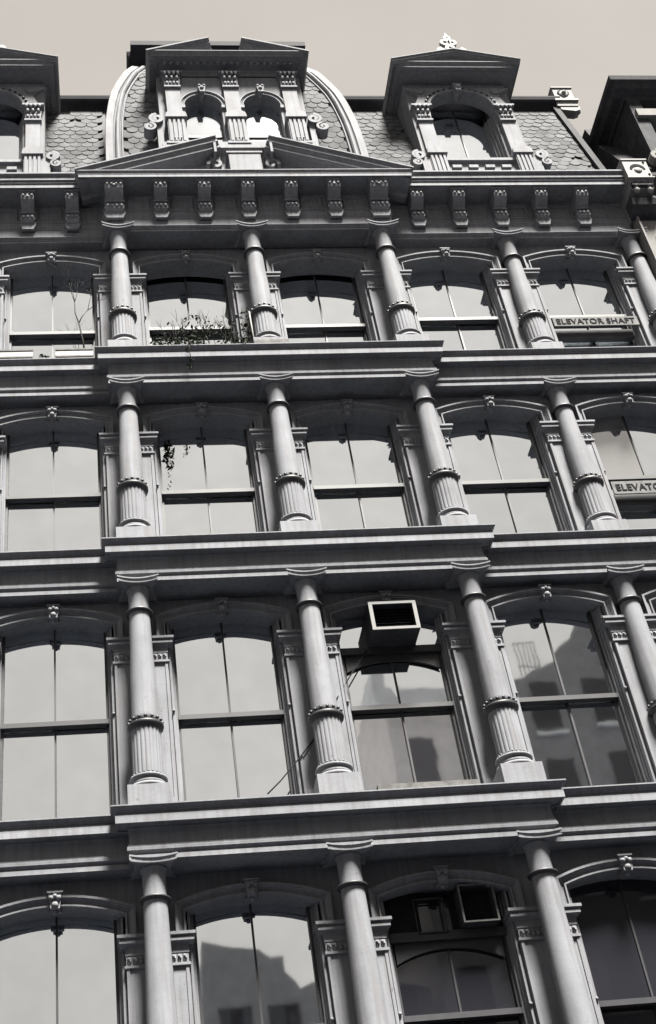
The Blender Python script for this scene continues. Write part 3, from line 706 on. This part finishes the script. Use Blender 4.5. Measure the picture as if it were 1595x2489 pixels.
# ------------------------------------------------------------------ neighbour on the right
N = empty('corner_building', (0,0,0), label='neighbouring stone building at the right edge with dark hooded dormer and carved corner console', category='building')
g = MB(); g.box(10.58,10.62,.0,9,.0,22.3); g.box(10.62,11.45,.10,9,0,22.45); g.box(11.45,22,.35,9,0,22.6); part('wall', g, NEIGH, N)
g = MB(); g.box(10.95,11.3,.04,.10,21.55,21.67); g.box(10.85,11.3,-.01,.10,21.67,21.75); part('pier_block', g, NDARK, N)
g = MB(); g.lathe([(.18,8),(.18,20.2)], cx=11.2, cy=.2, n=20); g.lathe([(.24,19.45),(.26,19.5),(.24,19.56)], cx=11.2, cy=.2, n=20); g.lathe([(.19,20.2),(.22,20.22),(.19,20.25)], cx=11.2, cy=.2, n=20)
part('column', g, NEIGH, N)
co = MB(); x0, x1 = 10.50, 11.02
co.prismx([(.15,22.3),(-.02,22.35),(-.16,22.48),(-.20,22.62),(-.16,22.72),(-.16,22.78),(-.30,22.82),(-.32,22.90),(-.38,22.94),(-.38,22.98),(-.42,23.02),(-.42,23.62),(.9,23.62),(.9,22.3)], x0, x1)
co.box(x0-.03,x1+.03,-.45,.9,23.0,23.03); co.box(x0-.02,x1+.02,-.44,.9,23.60,23.64)
cons = part('console', co, WHITE, N)
e = MB(); n = 14; X_, Z_ = 10.77, 23.27
e.add([(X_+.17*cos(pi*k/n), -.424, Z_+.02+.19*sin(pi*k/n)) for k in range(n+1)]+[(X_+.12*cos(pi*k/n), -.43, Z_+.02+.10*sin(pi*k/n)) for k in range(n+1)], [(i,i+1,i+n+2,i+n+1) for i in range(n)])
e.ball(11.0-.05,-.42,23.53,.03,6); e.ball(11.0-.03,-.42,23.13,.03,6); part('rosette_hollow_shade', e, BLACK, cons)  # black half ring paints the shade around the console rosette
part('rosette', MB().ball(X_,-.42,Z_,.09,10,sy=.4), WHITE, cons)
e = MB()
for k in range(4): e.ball(x0+.08+.12*k, -.36, 22.96, .045, 6)
for sx in (-1, 1): e.ball(X_+sx*.14,-.30,22.76,.07,8,sz=1.2); e.ball(X_+sx*.14,-.34,22.86,.05,8)
part('leaf_carving', e, WHITE, cons)
e = MB(); e.box(x0+.04,x1-.04,-.385,-.20,22.84,22.945); e.prismx([(.10,22.28),(-.04,22.33),(-.19,22.45),(-.24,22.60),(-.20,22.71),(.1,22.71)], x0-.01, x1+.01); part('console_scroll', e, NDARK, cons)
# neighbour cornice and its dark dormer
g = MB(); g.sweep_plan([(11.02,.35),(22,.35)], [(-.3,22.5),(.0,22.5),(.1,22.7),(.35,22.9),(.5,23.1),(.62,23.3),(.62,23.4),(-.3,23.45)]); part('cornice', g, NDARK, N)
g = MB(); g.prismx([(.4,23.3),(1.3,27.2),(6,27.3),(6,23.3)], 11.15, 22); part('mansard_roof', g, TRIM, N)
g = MB(); g.prismx([(-.10,23.65),(.75,25.75),(3,25.75),(3,23.65)], 10.95, 11.40); part('parapet', g, TRIM, N)
dd = part('dormer', MB().box(11.45,11.75,-.15,2.5,23.5,26.4).box(13.7,14.0,-.15,2.5,23.5,26.4).box(11.75,13.7,.5,2.5,23.5,26.4), NDARK, N)
g = MB(); g.sweep_plan([(11.4,2.5),(11.4,-.15),(14.05,-.15),(14.05,2.5)], [(-.5,26.2),(0,26.2),(.02,26.3),(.2,26.35),(.25,26.45),(.33,26.5),(.35,26.62),(-.5,26.65)]); part('hood', g, NDARK, dd)
g = MB(); g.box(11.5,13.9,-.24,.5,25.50,25.74); g.box(12.1,12.35,-.30,-.241,25.40,25.62)
part('lintel', g, NEIGH, dd)
for xx in (11.8, 12.05, 12.3, 12.55): part('glazing_bar', MB().box(xx,xx+.05,.3,.36,23.6,26.0), NDARK, dd)
part('scroll', spiral(MB(), 11.45, 24.0, .16, -.3, -.1, 1, .045), NEIGH, dd)

# ------------------------------------------------------------------ buildings across the street (seen mirrored in the glass)
def across(name, x0, x1, poly, m, label, floors, wins):
    b = empty(name, (0,0,0), label=label, category='building')
    g = MB(); g.prism(poly, -30, -20); part('wall', g, m, b)
    me = MB().box(-.45,.45,0,.05,-.85,.85).mesh('window', GLASSX); ms = MB().box(-.55,.55,0,.14,-.12,0).mesh('sill', BRICKL)
    for zf in floors:
        for xw in wins:
            o = link('window', me, b, (xw,-19.98,zf)); link('sill', ms, o, (0,0,-.87))
    return b
across('apartment_block', 2, 5.4, [(2,0),(8.4,0),(8.4,14.2),(5.6,14.8),(5.3,14.8),(4.95,14.65),(4.6,15.2),(4.6,15.6),(4.2,15.6),(3.85,15.9),(3.0,16.05),(2.1,16.3),(2.0,15.9)], BRICK, 'low dark building across the street mirrored in the lowest windows', (3.5,7,10.5,13.4), (2.9,4.4,6,7.5))
across('apartment_block', 8.5, 12.8, [(8.75,0),(12.9,0),(12.9,24.3),(9.5,24.3),(9.35,24.6),(9.15,24.6),(9.15,25.3),(8.75,25.3)], BRICKL, 'pale brick building across the street mirrored behind the air conditioner window', (3.5,7,10.5,14,17.5,21.4), (9.9,11.8))
a3 = across('apartment_block', 13, 20, [(13,0),(24,0),(24,26.8),(17.6,26.8),(17.2,26.2),(16.9,26.5),(16.3,26.6),(15.9,26.0),(15.4,25.6),(14.9,25.05),(14.1,24.8),(13.7,24.5),(13,24.4)], BRICK, 'tall dark building across the street mirrored with its rooftop railing', (3.5,7,10.5,14,17.5,20.6,23.4), (14.3,16.3,19,21.5))
g = MB()
for x in (13.7,13.85,14.0,14.15,14.3,14.42): g.tube([(x,-20.1,24.4),(x,-20.1,26.0)], .018)
for z in (25.0,26.0): g.tube([(13.65,-20.1,z),(14.45,-20.1,z)], .022)
part('railing', g, NDARK, a3)
across('warehouse', -12, 1.6, [(-14,0),(1.6,0),(1.6,8.6),(-14,8.6)], BRICK, 'low dark warehouse across the street behind the camera', (3.2,6.4), (-11,-8,-5,-2))

# ------------------------------------------------------------------ things on the building
# air conditioner with infill boards, second floor of the picture
def infill(b, fl, z, m):
    x = W*b+1.3; y = .70
    g = MB(); g.box(x-.80,x+.80,y-.08,y+.03,z-.06,z+.06); t = part('transom', g, SASH_SHADE, B)
    g = MB(); g.box(x-.80,x-.33,y-.02,y,z+.06,z+.62); g.box(x+.42,x+.80,y-.02,y,z+.06,z+.62); g.box(x-.34,x+.43,y-.02,y,z+.60,z+.62); part('infill_board', g, m, B)
    g = MB(); ap = arc_pts(.74, z-.34, z-.16, 14)
    vs = []
    for xx, zz in ap: vs += [(x+xx,y-.015,zz),(x+xx,y-.015,z-.06),(x+xx,y+.03,zz)]
    g.add(vs, [(i*3,(i+1)*3,(i+1)*3+1,i*3+1) for i in range(14)]+[(i*3,i*3+2,(i+1)*3+2,(i+1)*3) for i in range(14)])
    part('sash_head', g, SASH_SHADE, B)
infill(1, 3, 12.51, GLASS)
def air_con(x0, x1, y0, y1, z0, z1, frame_m, **pr):
    t = .045
    t = .02 if frame_m is not WHITE else t
    A = empty('air_conditioner', (0,0,0), **pr)
    g = MB(); g.box(x0+.004,x1-.004,y0+.02,y1,z0,z0+.03); g.box(x0+.004,x1-.004,y0+.02,y1,z1-.03,z1); g.box(x0+.004,x0+.03,y0+.02,y1,z0+.03,z1-.03); g.box(x1-.03,x1-.004,y0+.02,y1,z0+.03,z1-.03); part('back_panel', MB().box(x0+.03,x1-.03,y0+.2,y1-.002,z0+.03,z1-.03), BLACK, A)
    part('casing', g, NDARK, A)
    g = MB(); g.box(x0,x0+t*1.3,y0,y0+.02,z0,z1); g.box(x1-t*1.3,x1,y0,y0+.02,z0,z1); g.box(x0+t*1.3,x1-t*1.3,y0,y0+.02,z0,z0+t); g.box(x0+t*1.3,x1-t*1.3,y0,y0+.02,z1-t,z1)
    part('front_frame', g, frame_m, A)
    if frame_m is not WHITE: return A
    g = MB()
    for k in range(9): zz = z0+.05+(z1-z0-.1)*k/8; g.box(x0+.06,x1-.06,y0+.15,y0+.19,zz-.004,zz+.004)
    part('grille', g, BLACK, A)
    return A
air_con(3.54, 4.29, .11, .74, 12.555, 13.07, WHITE, label='dark air conditioner box with white front rim jutting from the arched window', category='air conditioner')
# same in the dark window below
infill(1, 2, 7.96, BLACK)
air_con(4.10, 4.60, .42, .74, 8.03, 8.56, BOARD, label='dim air conditioner with thin pale rim in the dark lowest window', category='air conditioner')
g = MB(); xa, xb, za, zb, yy = 3.50,3.92,7.98,8.48,.62  # bars added to draw the air conditioner's reflection in the pane
g.box(xa,xa+.015,yy,yy+.03,za,zb); g.box(xb-.015,xb,yy,yy+.03,za,zb); g.box(xa+.015,xb-.015,yy,yy+.03,za,za+.015); g.box(xa+.015,xb-.015,yy,yy+.03,zb-.015,zb)
part('mirrored_frame', g, REFL_RIM, None, label='faint square outline built as the mirrored image of the dim lower air conditioner', category='frame')
# cable
g = MB(); g.tube([(3.5,.60,12.50),(3.12,.52,11.95),(2.84,.40,11.50),(2.45,.405,10.9),(2.2,.38,10.6),(1.85,.2,10.15),(1.62,.0,9.86)], .011)
part('cable', g, BLACK, None, label='thin black cable running down from the white-rimmed air conditioner behind a column', category='cable')
g = MB(); g.box(3.12,4.55,-.20,.05,9.72,9.80)
part('plank', g, WOOD, None, label='dark weathered plank lying on the ledge below the air conditioner window', category='plank')

# signs
def sign(label, x0, x1, y, z0, z1, text, size, bm, tm, tx=None):
    s = part('sign_board', MB().box(x0,x1,y,y+.03,z0,z1), bm, None, label=label, category='sign')
    cu = bpy.data.curves.new('lettering', 'FONT'); cu.body = text; cu.size = size; cu.extrude = .004; cu.offset = size*.018; cu.space_character = 1.08
    cu.materials.append(tm); tmp = bpy.data.objects.new('lettering_curve', cu); COL.objects.link(tmp)
    bpy.context.view_layer.update(); me = bpy.data.meshes.new_from_object(tmp.evaluated_get(bpy.context.evaluated_depsgraph_get()))
    bpy.data.objects.remove(tmp); wd = max(v.co.x for v in me.vertices); k = (x1-x0-.12)/wd; o = bpy.data.objects.new('lettering', me); o.scale = (k, 1, 1); COL.objects.link(o); o.parent = s
    o.rotation_euler = (radians(90),0,0); o.location = ((tx or x0+.05), y-.006, z0+(z1-z0-size*.70)/2)
    return s
sign('grey ELEVATOR SHAFT board across the top floor right window', 8.27, 9.97, .44, 19.56, 19.80, 'ELEVATOR SHAFT', .198, BOARD, BLACK)
sign('darker ELEVATOR SHAFT board under the rail of the lower window', 8.27, 9.97, .44, 15.345, 15.62, 'ELEVATOR SHAFT', .20, BOARD, BLACK)
g = MB(); g.box(8.32,9.86,.58,.72,19.38,19.58); part('window_guard', g, SASH_SHADE, B)
g = MB(); g.box(8.32,9.86,.58,.72,15.18,15.45); part('window_guard', g, SASH_SHADE, B)

# ------------------------------------------------------------------ plants on the ledges
def leaves(g, cx, cy, cz, rx, ry, rz, n, s, seed=0):
    R = random.Random(seed)
    for _ in range(n):
        while True:
            a, b_, c = R.uniform(-1,1), R.uniform(-1,1), R.uniform(-1,1)
            if a*a+b_*b_+c*c < 1: break
        x, y, z = cx+a*rx, cy+b_*ry, cz+c*rz
        u = Vector((R.uniform(-1,1),R.uniform(-1,1),R.uniform(-1,1))).normalized(); v = u.cross(Vector((R.uniform(-1,1),R.uniform(-1,1),R.uniform(-1,1)))).normalized()
        q = s*R.uniform(.6,1.3); p = Vector((x,y,z))
        g.add([p-u*q, p+v*q*.45, p+u*q, p-v*q*.45], [(0,1,2,3)])
    return g
def branchy(g, p, d, l, r, depth, R, spread=.55):
    q = p+d*l; mid = p+d*l*.5+Vector((R.uniform(-.06,.06),R.uniform(-.04,.04),0))*l
    g.tube([p, mid, q], r, 5, r*.65)
    if depth > 0:
        for _ in range(R.choice((2,3))):
            nd = (d+Vector((R.uniform(-spread,spread),R.uniform(-spread*.5,spread*.5),R.uniform(-.1,.35)))).normalized()
            branchy(g, q, nd, l*R.uniform(.55,.8), r*.6, depth-1, R, spread)
def box_planter(x0, x1, y, z, **pr):
    o = empty('planter_box', (0,0,0), **pr)
    g = MB(); g.box(x0,x1,y,y+.02,z,z+.20); g.box(x0,x1,y+.2,y+.22,z,z+.20); g.box(x0,x0+.02,y+.02,y+.2,z,z+.20); g.box(x1-.02,x1,y+.02,y+.2,z,z+.20); g.box(x0+.02,x1-.02,y+.02,y+.2,z,z+.14)
    part('box', g, PALE, o)
    g = MB(); g.box(x0-.01,x1+.01,y-.012,y,z+.17,z+.205); g.box(x0-.01,x1+.01,y-.012,y,z,z+.03); part('rim', g, WOOD, o)
    return o
zt = LN[5]+.735
box_planter(-2.3,-1.62,-.02,zt, label='long pale planter box with dark rim at the left picture edge, top floor ledge', category='planter')
box_planter(-1.22,-.56,-.02,zt, label='pale planter box under the bare sapling, top floor ledge', category='planter')
R = random.Random(5)
g = MB(); branchy(g, Vector((-.70,.09,zt+.15)), Vector((-.12,0,1)).normalized(), .85, .019, 4, R, .75)
part('bare_sapling', g, TWIG, None, label='leafless sapling growing from a planter box before the top left window', category='sapling')
g = MB(); leaves(g, -1.42,.05,zt+.06,.10,.08,.06,30,.035,3); part('potted_weed', g, LEAF, None, label='small dark weed between the two planter boxes', category='plant')
# bushy plants in front of the first centre window
def bush(x, y, z, h, w, n, seed, label):
    R = random.Random(seed); o = empty('leafy_plant', (0,0,0), label=label, category='plant')
    g = MB()
    for k in range(5): 
        d = Vector((R.uniform(-.5,.5),R.uniform(-.2,.2),1)).normalized(); branchy(g, Vector((x+R.uniform(-w,w)*.3,y,z)), d, h*.42, .008, 2, R, .5)
    part('stem', g, TWIG, o)
    g = MB(); leaves(g, x, y, z+h*.62, w*.5, .14, h*.42, n, .042, seed+1); part('foliage', g, LEAF, o)
zp = LN[5]+.74
bush(1.35,.10,zp,1.15,.8,130,11,'tall wispy plant in the middle of the first centre window, top floor')
bush(1.85,.10,zp,1.15,.5,80,12,'wispy leafy plant beside the pale leaning pole, top floor')
bush(.95,.10,zp,1.0,.5,30,13,'sparse leafy plant at the left of the first centre window')
bush(2.27,.14,zp,1.3,.25,110,14,'narrow leafy plant against the pilaster beside the pale leaning pole')
def clump(x, y, z, rx, rz, n, seed, label):
    g = MB(); leaves(g, x, y, z, rx, .12, rz, n, .035, seed); part('ledge_foliage', g, LEAF, None, label=label, category='plant')
clump(.75,-.22,zp+.06,.30,.17,260,21,'dense dark leafy clump on the ledge left of the trailing vine')
clump(1.2,-.22,zp+.07,.26,.17,200,22,'dark leafy clump on the ledge at the head of the trailing vine')
clump(2.05,-.24,zp+.06,.18,.13,110,23,'small leafy tuft on the ledge near the leaning pole')
g = MB(); vp = [(1.12,-.40,zp),(1.14,-.43,zp-.15),(1.10,-.42,zp-.3),(1.13,-.40,zp-.5),(1.09,-.40,zp-.66)]
v = part('trailing_vine', MB().tube(vp, .008, 5), TWIG, None, label='thin vine hanging over the ledge of the top floor', category='vine')
for p in vp: leaves(g, p[0], p[1], p[2]-.03, .07, .05, .07, 14, .03, int(p[2]*10))
part('foliage', g, LEAF, v)
part('pole', MB().tube([(2.33,-.10,zp),(2.33,.0,zp+1.12)], .014, 6), WHITE, None, label='pale slender pole leaning beside the middle column of the top floor', category='pole')
part('plank', MB().box(2.30,2.92,-.26,-.10,zp-.01,zp+.09), WOOD, None, label='short dark board at the foot of the middle top floor column', category='plank')
g = MB(); leaves(g, .68,.60,16.80,.11,.06,.20,60,.05,31); leaves(g, .66,.60,16.3,.05,.05,.4,9,.03,32); part('ivy_sprig', g, LEAF, None, label='ivy sprig hanging at the upper left of a third floor pane', category='plant')
